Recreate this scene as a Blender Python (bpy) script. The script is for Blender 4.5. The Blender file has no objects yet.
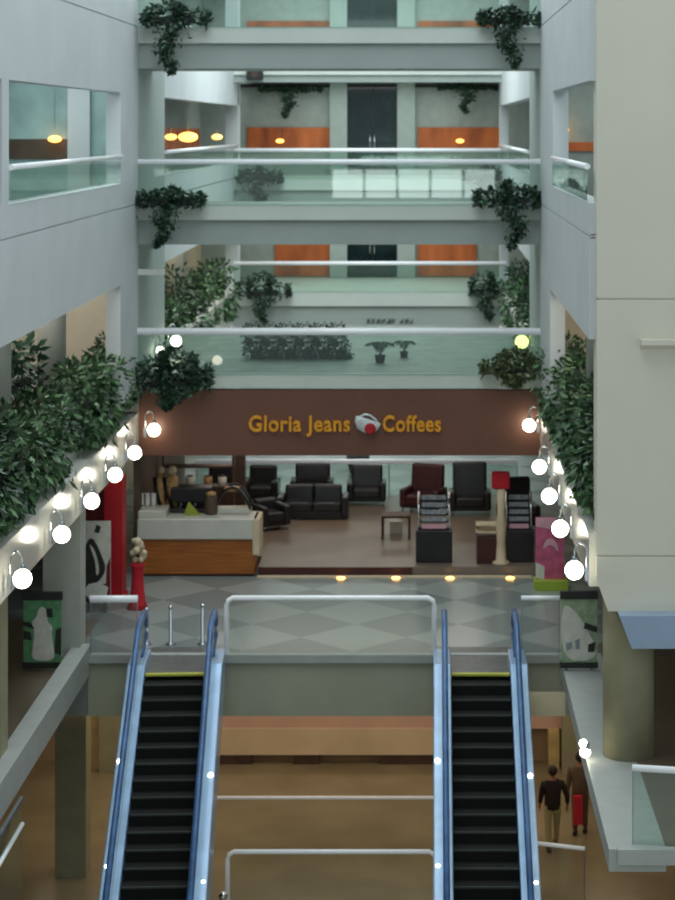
import bpy, bmesh, math, random
from mathutils import Vector, Matrix, Euler
random.seed(7)
C = bpy.context.scene.collection
PI = math.pi
HC = 10.35           # camera height above the cafe floor level
F = 2000.0           # focal length in pixels

# ------------------------------------------------------------------ materials
def lin(c):
    def f(v):
        v /= 255.0
        return v/12.92 if v <= 0.04045 else ((v+0.055)/1.055)**2.4
    return (f(c[0]), f(c[1]), f(c[2]), 1)

_mats = {}
def mat(name, col, rough=0.6, metal=0.0, var=0.06, scale=3.0, emit=0, ecol=None, bump=0.0, coat=0.0, stretch=None):
    if name in _mats: return _mats[name]
    m = bpy.data.materials.new(name); m.use_nodes = True
    nt = m.node_tree; b = nt.nodes['Principled BSDF']
    c = lin(col)
    tc = nt.nodes.new('ShaderNodeTexCoord')
    nz = nt.nodes.new('ShaderNodeTexNoise'); nz.inputs['Scale'].default_value = scale; nz.inputs['Detail'].default_value = 4
    if stretch:
        mp = nt.nodes.new('ShaderNodeMapping'); mp.inputs['Scale'].default_value = stretch
        nt.links.new(tc.outputs['Object'], mp.inputs['Vector']); nt.links.new(mp.outputs[0], nz.inputs['Vector'])
    else:
        nt.links.new(tc.outputs['Object'], nz.inputs['Vector'])
    cr = nt.nodes.new('ShaderNodeValToRGB')
    cr.color_ramp.elements[0].position = 0.3; cr.color_ramp.elements[1].position = 0.7
    cr.color_ramp.elements[0].color = tuple(max(0, x*(1-var*1.6)) for x in c[:3]) + (1,)
    cr.color_ramp.elements[1].color = tuple(min(1, x*(1+var*1.6)) for x in c[:3]) + (1,)
    nt.links.new(nz.outputs['Fac'], cr.inputs['Fac'])
    nt.links.new(cr.outputs['Color'], b.inputs['Base Color'])
    b.inputs['Roughness'].default_value = rough; b.inputs['Metallic'].default_value = metal
    b.inputs['Coat Weight'].default_value = coat
    if emit:
        b.inputs['Emission Color'].default_value = lin(ecol or col)
        b.inputs['Emission Strength'].default_value = emit
    if bump:
        bp = nt.nodes.new('ShaderNodeBump'); bp.inputs['Strength'].default_value = bump
        nt.links.new(nz.outputs['Fac'], bp.inputs['Height']); nt.links.new(bp.outputs[0], b.inputs['Normal'])
    _mats[name] = m
    return m

def glass_mat(name, tint, haze, hazecol, refl=0.07):
    m = bpy.data.materials.new(name); m.use_nodes = True
    nt = m.node_tree; nt.nodes.clear()
    out = nt.nodes.new('ShaderNodeOutputMaterial')
    tr = nt.nodes.new('ShaderNodeBsdfTransparent'); tr.inputs[0].default_value = lin(tint)
    gl = nt.nodes.new('ShaderNodeBsdfGlossy'); gl.inputs['Roughness'].default_value = 0.015
    df = nt.nodes.new('ShaderNodeBsdfDiffuse')
    tc = nt.nodes.new('ShaderNodeTexCoord'); nz = nt.nodes.new('ShaderNodeTexNoise'); nz.inputs['Scale'].default_value = 1.3
    cr = nt.nodes.new('ShaderNodeValToRGB')
    h = lin(hazecol)
    cr.color_ramp.elements[0].color = tuple(x*0.8 for x in h[:3])+(1,); cr.color_ramp.elements[1].color = tuple(min(1, x*1.15) for x in h[:3])+(1,)
    nt.links.new(tc.outputs['Object'], nz.inputs['Vector']); nt.links.new(nz.outputs['Fac'], cr.inputs['Fac']); nt.links.new(cr.outputs['Color'], df.inputs['Color'])
    lw = nt.nodes.new('ShaderNodeLayerWeight'); lw.inputs['Blend'].default_value = 0.5
    pw = nt.nodes.new('ShaderNodeMath'); pw.operation = 'POWER'; pw.inputs[1].default_value = 4
    ma = nt.nodes.new('ShaderNodeMath'); ma.operation = 'MULTIPLY_ADD'; ma.inputs[1].default_value = 0.6; ma.inputs[2].default_value = refl
    nt.links.new(lw.outputs['Facing'], pw.inputs[0]); nt.links.new(pw.outputs[0], ma.inputs[0])
    m1 = nt.nodes.new('ShaderNodeMixShader'); m1.inputs[0].default_value = haze
    m2 = nt.nodes.new('ShaderNodeMixShader')
    nt.links.new(tr.outputs[0], m1.inputs[1]); nt.links.new(df.outputs[0], m1.inputs[2])
    nt.links.new(ma.outputs[0], m2.inputs[0]); nt.links.new(m1.outputs[0], m2.inputs[1]); nt.links.new(gl.outputs[0], m2.inputs[2])
    nt.links.new(m2.outputs[0], out.inputs[0])
    return m

M = {}
M['wall_l'] = mat('painted panel cool', (205, 212, 214), 0.55, var=0.03, scale=0.8)
M['wall_r'] = mat('painted panel warm', (216, 214, 198), 0.6, var=0.02, scale=0.6)
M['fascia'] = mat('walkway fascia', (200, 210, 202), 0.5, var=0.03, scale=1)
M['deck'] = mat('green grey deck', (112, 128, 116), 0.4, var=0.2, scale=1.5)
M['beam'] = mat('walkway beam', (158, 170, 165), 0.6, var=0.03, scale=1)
M['pier'] = mat('grey pier', (168, 182, 178), 0.6, var=0.03)
M['lip'] = mat('glossy white fascia', (205, 206, 198), 0.28, var=0.03, coat=0.3)
M['column'] = mat('column render', (176, 180, 172), 0.6, var=0.04)
M['tancol'] = mat('tan column render', (150, 146, 118), 0.6, var=0.05)
M['beige'] = mat('beige wall', (186, 178, 160), 0.7, var=0.04)
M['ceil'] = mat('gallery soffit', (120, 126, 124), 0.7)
M['slot'] = mat('shadow joint', (120, 124, 120), 0.9)
M['glass'] = glass_mat('green railing glass', (218, 236, 228), 0.16, (118, 146, 134), 0.07)
M['glassd'] = glass_mat('clear railing glass', (236, 240, 236), 0.05, (150, 160, 150), 0.035)
M['storeglass'] = mat('teal shop glass', (162, 192, 190), 0.3, var=0.2, scale=0.9, coat=0.5)
M['darkglass'] = mat('dark door glass', (22, 38, 42), 0.1, var=0.3, scale=2, coat=0.5)
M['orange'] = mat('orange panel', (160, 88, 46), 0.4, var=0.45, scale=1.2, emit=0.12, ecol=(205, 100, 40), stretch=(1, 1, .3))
M['greywall'] = mat('upper grey wall', (168, 178, 174), 0.7)
M['rail'] = mat('white handrail', (232, 238, 240), 0.25, var=0.02, coat=0.4, emit=0.12, ecol=(225, 235, 245))  # faint emission lifts the rail's white, though it is no lamp
M['steel'] = mat('brushed steel', (150, 158, 165), 0.3, 0.9, var=0.1)
M['chrome'] = mat('polished steel', (215, 220, 225), 0.15, 1.0, var=0.03)
M['brown'] = mat('brown sign board', (108, 70, 54), 0.5, var=0.06, scale=1.2)
M['sign'] = mat('amber letters', (196, 140, 22), 0.45, var=0.12, scale=9, emit=0.12, ecol=(220, 140, 20))
M['cup'] = mat('grey cup', (205, 215, 215), 0.4, var=0.15, scale=8)
M['red'] = mat('red panel', (178, 14, 30), 0.5, var=0.12, scale=2)
M['redd'] = mat('dark red panel', (110, 12, 24), 0.5, var=0.15)
M['redcloth'] = mat('red fabric', (190, 30, 45), 0.8, var=0.1)
M['wood'] = mat('counter wood', (158, 92, 34), 0.45, var=0.22, scale=3, stretch=(0.4, 1, 7))
M['plinth'] = mat('dark red plinth', (66, 26, 22), 0.5)
M['ctop'] = mat('white counter', (198, 198, 188), 0.35, var=0.03)
M['black'] = mat('black leather', (30, 32, 37), 0.3, var=0.25, scale=5, coat=0.15)
M['black2'] = mat('black lacquer', (28, 27, 28), 0.35, var=0.2)
M['wine'] = mat('wine leather', (60, 26, 32), 0.4, var=0.25, scale=5)
M['dkbrown'] = mat('dark brown panel', (70, 50, 40), 0.5, var=0.2)
M['cafewall'] = mat('cafe side wall', (84, 68, 54), 0.6, var=0.25, scale=1.5)
M['paper'] = mat('paper', (150, 158, 166), 0.7, var=0.25, scale=14)
M['white'] = mat('white paint', (222, 222, 214), 0.5, var=0.03)
M['cream'] = mat('cream paint', (206, 190, 160), 0.6, var=0.06)
M['tan'] = mat('tan ornament', (190, 150, 96), 0.6, var=0.25, scale=12)
M['green'] = mat('lime card', (146, 158, 52), 0.5, var=0.1)
M['lime'] = mat('lime plinth', (158, 180, 60), 0.5, var=0.08)
M['pink'] = mat('pink board', (200, 96, 130), 0.5, var=0.2, scale=4)
M['pinkw'] = mat('pale pink shape', (222, 170, 184), 0.5, var=0.1)
M['posterw'] = mat('poster white', (214, 214, 204), 0.5, var=0.08, scale=6)
M['posterk'] = mat('poster black', (38, 40, 38), 0.5, var=0.2, scale=6)
M['posterg'] = mat('poster green', (92, 150, 104), 0.5, var=0.18, scale=6)
M['posterpg'] = mat('poster pale green', (150, 176, 142), 0.5, var=0.15, scale=7)
M['curb'] = mat('stone curb', (170, 176, 172), 0.4, var=0.04)
M['slabface'] = mat('slab edge', (166, 170, 150), 0.6, var=0.05, scale=1)
M['bandpink'] = mat('pink brown band', (205, 168, 150), 0.6, var=0.06, scale=1)
M['bandtan'] = mat('tan band', (212, 190, 158), 0.6, var=0.06, scale=1)
M['warmwall'] = mat('lower warm wall', (158, 134, 104), 0.6, var=0.2, scale=0.7)
M['yellowlit'] = mat('yellow light tint', (190, 168, 116), 0.6, var=0.1)  # yellow light on the wall is put into this colour
M['bluebox'] = mat('blue grey panel', (150, 172, 196), 0.5, var=0.03)
M['escblue'] = mat('escalator blue cladding', (150, 184, 218), 0.3, 0.15, var=0.1, scale=2, coat=0.3)
M['escdark'] = mat('escalator handrail', (66, 104, 152), 0.3, var=0.2, scale=3)
M['step'] = mat('escalator step', (7, 9, 7), 0.9, var=0.2, scale=20)
M['steplip'] = mat('step edge', (50, 58, 52), 0.5, var=0.15)
M['yellow'] = mat('yellow comb edge', (206, 206, 84), 0.5, var=0.05)
M['plate'] = mat('ribbed landing plate', (128, 132, 134), 0.35, 0.7, var=0.1, scale=10)
M['bark'] = mat('stem', (52, 58, 36), 0.8, var=0.2)
M['pot'] = mat('planter', (176, 182, 176), 0.6)
M['darkpot'] = mat('dark basket', (30, 34, 34), 0.7)
M['skin'] = mat('skin', (150, 104, 78), 0.6, var=0.05)
M['hair'] = mat('dark hair', (26, 18, 14), 0.6)
M['cloth_dark'] = mat('maroon black jacket', (30, 12, 12), 0.8)
M['cloth_brown'] = mat('brown clothing', (92, 72, 54), 0.8)
M['cloth_light'] = mat('khaki trousers', (158, 146, 104), 0.8)
M['shoe'] = mat('dark shoe', (30, 26, 22), 0.6)
M['globe'] = mat('lit globe', (255, 250, 236), 0.4, var=0.0, emit=9, ecol=(255, 247, 222))
M['globey'] = mat('lit yellow globe', (240, 245, 150), 0.4, var=0.0, emit=2.6, ecol=(244, 246, 150))
M['amberlamp'] = mat('lit amber lamp', (255, 206, 120), 0.4, var=0.0, emit=4, ecol=(255, 178, 84))
M['spot'] = mat('lit floor spot', (255, 200, 110), 0.4, var=0.0, emit=7, ecol=(255, 186, 90))
M['reflglow'] = mat('bright daylight pane', (235, 250, 245), 0.4, var=0.0, emit=7, ecol=(225, 245, 240))  # added glow, meant to show as a reflection in the walkway glass

def leafmat(name, a, b, c):
    m = bpy.data.materials.new(name); m.use_nodes = True
    nt = m.node_tree; bs = nt.nodes['Principled BSDF']
    g = nt.nodes.new('ShaderNodeNewGeometry'); cr = nt.nodes.new('ShaderNodeValToRGB')
    e = cr.color_ramp.elements; e[0].color = lin(a); e[1].color = lin(c); x = e.new(0.55); x.color = lin(b)
    nt.links.new(g.outputs['Random Per Island'], cr.inputs['Fac']); nt.links.new(cr.outputs['Color'], bs.inputs['Base Color'])
    bs.inputs['Roughness'].default_value = 0.5
    return m
M['leaf'] = leafmat('leaves', (24, 46, 26), (50, 88, 50), (112, 148, 104))
M['leafd'] = leafmat('dark leaves', (16, 34, 24), (30, 60, 42), (66, 100, 74))
M['leafo'] = leafmat('olive leaves', (44, 54, 30), (78, 92, 56), (120, 132, 92))

# floor with diamonds
def floor_mat():
    m = bpy.data.materials.new('diamond tile floor'); m.use_nodes = True
    nt = m.node_tree; b = nt.nodes['Principled BSDF']
    tc = nt.nodes.new('ShaderNodeTexCoord'); mp = nt.nodes.new('ShaderNodeMapping')
    mp.inputs['Rotation'].default_value = (0, 0, PI/4); mp.inputs['Scale'].default_value = (0.66, 0.66, 0.66)
    mp.inputs['Location'].default_value = (0.1, 0.25, 0.013)
    ch = nt.nodes.new('ShaderNodeTexChecker'); ch.inputs['Scale'].default_value = 1.0
    ch.inputs['Color1'].default_value = lin((134, 142, 144)); ch.inputs['Color2'].default_value = lin((160, 167, 167))
    nt.links.new(tc.outputs['Object'], mp.inputs['Vector']); nt.links.new(mp.outputs[0], ch.inputs['Vector'])
    br = nt.nodes.new('ShaderNodeTexNoise'); br.inputs['Scale'].default_value = 1.5
    mx = nt.nodes.new('ShaderNodeMix'); mx.data_type = 'RGBA'; mx.blend_type = 'MULTIPLY'; mx.inputs['Factor'].default_value = 0.25
    nt.links.new(ch.outputs['Color'], mx.inputs['A']); nt.links.new(br.outputs['Color'], mx.inputs['B'])
    nt.links.new(mx.outputs['Result'], b.inputs['Base Color'])
    b.inputs['Roughness'].default_value = 0.22
    return m
M['floor'] = floor_mat()
M['floorlow'] = mat('polished tan floor', (136, 124, 98), 0.2, var=0.12, scale=0.6, coat=0.2)
M['cafefloor'] = mat('cafe brown floor', (124, 112, 100), 0.3, var=0.12, scale=0.9)
M['galfloor'] = mat('gallery brown floor', (112, 100, 84), 0.3, var=0.1, scale=0.8)

# ------------------------------------------------------------------ mesh helpers
class MB:
    def __init__(s): s.bm = bmesh.new()
    def box(s, x0, x1, y0, y1, z0, z1, mi=0, rot=None, piv=None):
        vs = [s.bm.verts.new(Vector(p)) for p in ((x0,y0,z0),(x1,y0,z0),(x1,y1,z0),(x0,y1,z0),(x0,y0,z1),(x1,y0,z1),(x1,y1,z1),(x0,y1,z1))]
        if rot:
            p = Vector(piv) if piv else Vector(((x0+x1)/2,(y0+y1)/2,(z0+z1)/2))
            R = Euler(rot).to_matrix()
            for v in vs: v.co = p + R @ (v.co-p)
        for f in ((0,3,2,1),(4,5,6,7),(0,1,5,4),(1,2,6,5),(2,3,7,6),(3,0,4,7)):
            fc = s.bm.faces.new([vs[i] for i in f]); fc.material_index = mi
        return s
    def quad(s, pts, mi=0):
        f = s.bm.faces.new([s.bm.verts.new(Vector(p)) for p in pts]); f.material_index = mi; return s
    def prism(s, prof, axis, a, b, mi=0):      # prof: list of 2D points, extruded along axis
        def P(u, v, t):
            return {'x': (t, u, v), 'y': (u, t, v), 'z': (u, v, t)}[axis]
        A = [s.bm.verts.new(Vector(P(u, v, a))) for u, v in prof]; B = [s.bm.verts.new(Vector(P(u, v, b))) for u, v in prof]
        n = len(prof)
        fs = [s.bm.faces.new(A), s.bm.faces.new(list(reversed(B)))]
        for i in range(n): fs.append(s.bm.faces.new([A[i], B[i], B[(i+1)%n], A[(i+1)%n]]))
        for f in fs: f.material_index = mi
        return s
    def tube(s, pts, r, n=10, mi=0, caps=True):
        pts = [Vector(p) for p in pts]; rings = []
        rr = r if isinstance(r, (list, tuple)) else [r]*len(pts)
        for i, p in enumerate(pts):
            d = (pts[min(i+1, len(pts)-1)] - pts[max(i-1, 0)]).normalized()
            up = Vector((0, 0, 1)) if abs(d.z) < 0.95 else Vector((0, 1, 0))
            u = d.cross(up).normalized(); v = d.cross(u).normalized()
            rings.append([s.bm.verts.new(p + (u*math.cos(2*PI*k/n) + v*math.sin(2*PI*k/n))*rr[i]) for k in range(n)])
        for a, b in zip(rings, rings[1:]):
            for k in range(n):
                f = s.bm.faces.new([a[k], a[(k+1)%n], b[(k+1)%n], b[k]]); f.smooth = True; f.material_index = mi
        if caps:
            for rg in (rings[0], rings[-1]):
                f = s.bm.faces.new(rg); f.material_index = mi
        return s
    def lathe(s, prof, c=(0,0,0), n=20, mi=0, sx=1, sy=1):   # prof (r,z)
        c = Vector(c); rings = []
        for r, z in prof:
            rings.append([s.bm.verts.new(c + Vector((r*sx*math.cos(2*PI*k/n), r*sy*math.sin(2*PI*k/n), z))) for k in range(n)])
        for a, b in zip(rings, rings[1:]):
            for k in range(n):
                f = s.bm.faces.new([a[k], a[(k+1)%n], b[(k+1)%n], b[k]]); f.smooth = True; f.material_index = mi
        for rg in (rings[0], rings[-1]):
            f = s.bm.faces.new(rg); f.material_index = mi
        return s
    def sphere(s, c, r, n=16, mi=0, sc=(1,1,1)):
        prof = [(max(r*math.sin(PI*i/n), 1e-4), -r*math.cos(PI*i/n)*sc[2]) for i in range(n+1)]
        return s.lathe(prof, c, n, mi, sc[0], sc[1])
    def build(s, name, m, parent=None, bevel=0.0, seg=2, subs=0, smooth=False):
        bmesh.ops.recalc_face_normals(s.bm, faces=s.bm.faces)
        me = bpy.data.meshes.new(name); s.bm.to_mesh(me); s.bm.free()
        for x in (m if isinstance(m, (list, tuple)) else [m]): me.materials.append(x)
        if smooth:
            for p in me.polygons: p.use_smooth = True
        o = bpy.data.objects.new(name, me); C.objects.link(o)
        if parent: o.parent = parent
        if bevel:
            md = o.modifiers.new('bev', 'BEVEL'); md.width = bevel; md.segments = seg; md.limit_method = 'ANGLE'
        if subs:
            md = o.modifiers.new('sub', 'SUBSURF'); md.levels = subs; md.render_levels = subs
        return o

def tag(o, label=None, cat=None, group=None, kind=None):
    if label: o['label'] = label
    if cat: o['category'] = cat
    if group: o['group'] = group
    if kind: o['kind'] = kind
    return o
def thing(name, label, cat, loc=(0,0,0), rz=0, group=None):
    o = bpy.data.objects.new(name, None); C.objects.link(o); o.empty_display_size = 0.2
    o.location = loc; o.rotation_euler = (0, 0, rz)
    return tag(o, label, cat, group)
def struct(name, mb, m, label, cat, **k):
    return tag(mb.build(name, m, **k), label, cat, kind='structure')
def copy_tree(o, parent=None):
    c = o.copy(); C.objects.link(c); c.parent = parent
    for ch in list(o.children): copy_tree(ch, c)
    return c
def dup(root, loc, label, group=None, rz=None, scale=None):
    r = copy_tree(root); r.location = loc; r['label'] = label
    if group: r['group'] = group
    if rz is not None: r.rotation_euler = (0, 0, rz)
    if scale: r.scale = (scale,)*3
    return r

XL, XR = -6.6, 2.65     # atrium void side planes
YB = 46.0               # near walkways' front plane
YF = 69.0               # far walkways
YW = 76.0               # far end wall
L0, L2, L3, L4 = -4.7, 4.65, 8.55, 12.63

# ------------------------------------------------------------------ STRUCTURE
# cafe level floor, with the void in front
f = MB()
f.box(-14, 9, 39.2, 80, -1.18, 0)
f.box(-14, XL, 22, 39.2, -0.4, 0); f.box(XR+0.12, 9, 28.6, 39.2, -0.16, 0)
struct('floor', f, M['floor'], 'grey and pale diamond tiled floor of the cafe level', 'floor')
struct('trim_1', MB().box(XL, XR+.1, 39.14, 39.2, -1.18, -0.12), M['slabface'], 'grey green slab face below the cafe level floor edge', 'trim')
struct('trim_2', MB().box(XL, XR+.1, 39.06, 39.24, -0.12, 0.04), M['curb'], 'pale curb along the front floor edge between the escalators', 'trim')
struct('trim_3', MB().box(XL-.3, XL+.04, 22, 39.3, -0.36, 0.2), M['curb'], 'grey stone curb of the left cafe level gallery', 'trim')
struct('trim_4', MB().box(XR-.02, XR+.8, 28.6, 39.3, -0.3, 0.02), M['curb'], 'pale stone edge of the right cafe level gallery', 'trim')
struct('trim_5', MB().box(XR+.1, 9, 28.52, 28.66, -0.18, 0.04), M['curb'], 'pale slab edge in the lower right corner', 'trim')
# lower floor
struct('floor_lower', MB().box(-16, 12, 20, 48, L0-.4, L0), M['floorlow'], 'shiny tan floor of the lowest level', 'floor')
b = MB(); b.box(-16, 12, 47.5, 47.8, L0, -1.2)
struct('wall_lower', b, M['warmwall'], 'warm brown back wall of the lowest level', 'wall')
struct('trim_6', MB().box(-5.55, 1.0, 47.25, 47.5, -3.85, -3.3), M['bandpink'], 'pinkish brown upper band at the back of the lowest level', 'trim')
struct('trim_7', MB().box(-5.55, 1.0, 47.2, 47.5, -4.47, -3.85), M['bandtan'], 'tan lower band at the back of the lowest level', 'trim')
b = MB()
for x0, x1 in ((-5.4, -4.1), (-3.1, -2.5), (-1.05, 0.9)): b.box(x0, x1, 47.22, 47.5, L0, -4.47)
struct('trim_8', b, M['dkbrown'], 'dark recesses below the tan band', 'trim')
struct('trim_9', MB().box(1.9, 4.6, 47.2, 47.5, -3.85, -3.2), M['bandpink'], 'pinkish brown band behind the two people', 'trim')
b = MB()
for x0, x1 in ((2.0, 2.35), (2.9, 3.15)): b.box(x0, x1, 46.9, 47.3, L0, -3.85)
struct('trim_10', b, M['yellowlit'], 'pilasters coloured as if lit yellow behind the two people', 'trim')
struct('trim_11', MB().box(3.2, 3.7, 46.5, 46.9, L0, -1.3), M['tancol'], 'brown pilaster on the lowest level right of the people', 'trim')
struct('trim_12', MB().box(-8.0, -7.65, 46.9, 47.3, L0, -2.9), M['yellowlit'], 'pilaster coloured as if lit yellow at the lower left', 'trim')
struct('trim_13', MB().box(-7.6, -7.05, 46.6, 47.3, L0, -3.0), M['tancol'], 'dark brown panel at the lower left', 'trim')
b = MB(); b.box(-7.42, -6.8, 40.1, 40.7, L0, -1.18)
struct('pillar_lower_left', b, M['tancol'], 'grey brown square pillar under the left gallery', 'pillar')
b = MB(); b.box(-14, -13.7, 20, 48, L0, 0)
struct('wall_lower_left', b, M['warmwall'], 'warm left wall of the lowest level', 'wall')
b = MB(); b.box(8.7, 9, 20, 48, L0, 0)
struct('wall_lower_right', b, M['warmwall'], 'warm right wall of the lowest level', 'wall')

# LEFT side wall: bands + piers
def wall_profile(x, t, sgn): return (x-t, x) if sgn < 0 else (x, x+t)
for side, X, sgn, Y0, yp in (('left', XL, -1, 20, 43.35), ('right', XR, 1, 32.3, 41.4)):
    x0, x1 = wall_profile(X, .32, sgn)
    x2, x3 = wall_profile(X, .26, sgn) if sgn < 0 else (X+.05, X+.31)
    b = MB()
    for z0, z1 in ((6.92, 8.57), (8.6, 9.12), (11.1, 12.64), (12.67, 13.2)):
        b.box(x0, x1, Y0, YB, z0, z1); b.box(x0, x1, 50.7, 71, z0, z1)
    b.box(x0+.03, x1-.03, Y0, YB, 8.55, 8.62); b.box(x0+.03, x1-.03, Y0, YB, 12.6, 12.7)
    # piers
    b.box(x0, x1, yp, YB, 9.12, 11.1); b.box(x0, x1, yp, YB, 13.2, 16)
    b.box(x0, x1, yp + (1.0 if sgn > 0 else 0), YB, 4.3, 6.92)
    if sgn < 0: b.box(x0, x1, 31.2, 31.72, 9.12, 11.1); b.box(x0, x1, 31.2, 31.72, 13.2, 16)
    struct('wall_' + side, b, M['wall_l'], 'pale panelled %s wall of the atrium with open gallery bands' % side, 'wall')
    b = MB(); b.box(x0, x1, YB, 50.7, 4.65, 16)
    struct('wall_pier_' + side, b, M['pier'], 'grey wall between near and far atrium on the %s' % side, 'wall')
    b = MB(); xx0, xx1 = (X-.45, X) if sgn < 0 else (X, X+.3)
    b.box(xx0, xx1, 70.6, 71.4, 0, 16)
    struct('pillar_far_' + side, b, M['wall_l'], 'white far corner pillar on the %s of the walkways' % side, 'pillar')
    # L2 gallery lip with lamps + planter curb
    b = MB(); b.box(x0, x1, 20 if sgn < 0 else 32.3, YB, 2.93, 3.72); b.box(x0-.02, x1+.02, 20 if sgn < 0 else 32.3, YB, 3.72, 3.8)
    struct('trim_lip_' + side, b, M['lip'], 'glossy white fascia carrying the globe lamps on the %s' % side, 'trim')
    b = MB(); b.box(x0, x1, 50.7, 71, 2.93, 4.7)
    struct('trim_far_lip_' + side, b, M['lip'], 'far white planter fascia on the %s' % side, 'trim')
    # planter trough body
    p0, p1 = (X-1.0, X-.3) if sgn < 0 else (X+.3, X+1.0)
    b = MB(); b.box(p0, p1, 20 if sgn < 0 else 32.3, YB, 2.95, 4.55)
    struct('trim_planter_' + side, b, M['pot'], 'long white planter trough along the %s gallery' % side, 'planter')
    # slabs of the galleries (soffits)
    g0, g1 = (-14, X-.3) if sgn < 0 else (X+.3, 9)
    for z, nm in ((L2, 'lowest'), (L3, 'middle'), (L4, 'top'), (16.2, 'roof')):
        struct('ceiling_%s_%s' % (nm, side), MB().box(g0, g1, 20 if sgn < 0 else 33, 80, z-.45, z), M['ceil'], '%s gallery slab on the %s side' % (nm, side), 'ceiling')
    # back walls
    b = MB(); bx = -11.2 if sgn < 0 else 6.0
    b.box(bx-.1, bx+.1, 20 if sgn < 0 else 33, 80, 0, L3-.45)
    struct('wall_gallery_' + side, b, M['beige'], 'beige back wall of the %s gallery' % side, 'wall')
    b = MB(); b.box(bx-.1, bx+.1, 20 if sgn < 0 else 33, 80, L3, 16)
    struct('wall_upper_gallery_' + side, b, M['storeglass'], 'teal shopfront wall of the upper %s gallery' % side, 'wall')

# cross walls inside upper galleries
b = MB(); b.box(-11.1, -8.9, 50, 50.15, L3, 16)
struct('window_1', b, M['storeglass'], 'teal shop window behind the left upper opening', 'window')
b = MB(); b.box(-8.9, -8.35, 49.8, 50.3, L3, 16); b.box(-7.7, XL-.3, 49.9, 50.2, L3, 16)
struct('pillar_upper_left', b, M['wall_l'], 'white pillar between the teal shop windows', 'pillar')
b = MB(); b.box(-8.35, -7.7, 50, 50.15, L3, 16)
struct('window_2', b, M['storeglass'], 'dark teal window beside the white pillar', 'window')
b = MB(); b.box(2.95, 6, 50, 50.2, L3, 16)
struct('wall_cross_right', b, M['greywall'], 'grey wall seen through the right upper opening', 'wall')
struct('trim_14', MB().box(2.97, 5.9, 49.93, 50, L3+1.2, L3+1.42), M['orange'], 'dim orange strip in the right upper opening', 'trim')
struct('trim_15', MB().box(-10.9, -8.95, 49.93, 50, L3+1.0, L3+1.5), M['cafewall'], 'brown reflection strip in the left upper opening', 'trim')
# L2 left gallery end wall (beige, behind the pier) 
struct('wall_cross_left', MB().box(-11.1, XL-.33, 47.2, 47.4, L2, L3-.45), M['beige'], 'beige end wall of the left planted gallery', 'wall')
struct('wall_cross_mid_right', MB().box(XR+.34, 6, 47.2, 47.4, L2, L3-.45), M['beige'], 'beige end wall of the right planted gallery', 'wall')
# far inner wall behind left far openings with orange band
for side, X, d in (('left', -8.6, -1), ('right', 4.6, 1)):
    struct('wall_far_' + side, MB().box(X-.1, X+.1, 50.8, YW, L3, 16), M['greywall'], 'dim grey wall behind the far %s opening' % side, 'wall')
    xx = X + (.1 if d < 0 else -.16)
    struct('trim_far_orange_' + side, MB().box(xx, xx+.06, 51, 75, L3+.9, L3+1.75), M['orange'], 'orange lit band behind the far %s opening' % side, 'trim')
    struct('wall_far_mid_' + side, MB().box(X-.1, X+.1, 50.8, YW, 0, L3-.45), M['cream'], 'cream wall behind the far %s plants' % side, 'wall')

# far end wall with panels and doors
b = MB(); b.box(-14, 9, YW, YW+.3, 0, 17)
struct('wall_back', b, M['greywall'], 'grey far end wall of the atrium', 'wall')
n = 16
for z, (o0, o1) in ((L2, (4.7, 6.5)), (L3, (L3+.9, L3+1.78)), (L4, (L4+.9, L4+1.75))):
    for x0, x1 in (((-6.75, -3.62), (-.27, 2.85)) if z > 5 else ((-5.7, -3.62), (-.27, 1.95))):
        struct('trim_%d' % n, MB().box(x0, x1, YW-.08, YW, o0, o1), M['orange'], 'orange lit panel on the far wall at z %.0f' % z if 0 else 'orange lit panel on the far end wall', 'wall panel'); n += 1
    for x0, x1 in ((-3.6, -2.95), (-1.05, -.38)):
        struct('pillar_far_%d' % n, MB().box(x0, x1, YW-.35, YW, z, z+3.6), M['pier'], 'pale grey pillar beside the dark far door', 'pillar'); n += 1
for i, z in enumerate((L2, L3, L4)):
    d = thing('door_%d' % (i+1), 'dark double door between two pale pillars on the far wall', 'door', (-2.0, YW-.1, z)); d['kind'] = 'structure'
    MB().box(-.93, -.01, -.06, .05, 0, 3.35).box(.01, .93, -.06, .05, 0, 3.35).build('door_leaf', M['darkglass'], d)
    MB().tube([(-.08, -.1, .9), (-.08, -.1, 1.5)], .02).tube([(.08, -.1, .9), (.08, -.1, 1.5)], .02).build('door_handle', M['chrome'], d)
struct('trim_30', MB().box(-7, 3, YW-.2, YW, 11.85, 11.98), M['black2'], 'dark line under the far ceiling', 'trim')

random.seed(77); b = MB()
for i in range(9):
    x0 = -2.0+i*.17+(.12 if i > 5 else 0)
    h = random.uniform(.08, .18); b.box(x0, x0+.04, YF+.03, YF+.09, 3.56, 3.56+h); b.box(x0+.07, x0+.07+random.uniform(.02, .06), YF+.03, YF+.09, 3.56+random.uniform(0, .08), 3.72)
b.box(-2.2, -.2, YF+.07, YF+.1, 3.5, 3.8, 1)
tag(b.build('wall_lettering', [M['black2'], M['beam']]), 'small dark illegible lettering on the lowest far walkway beam', 'sign')
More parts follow.
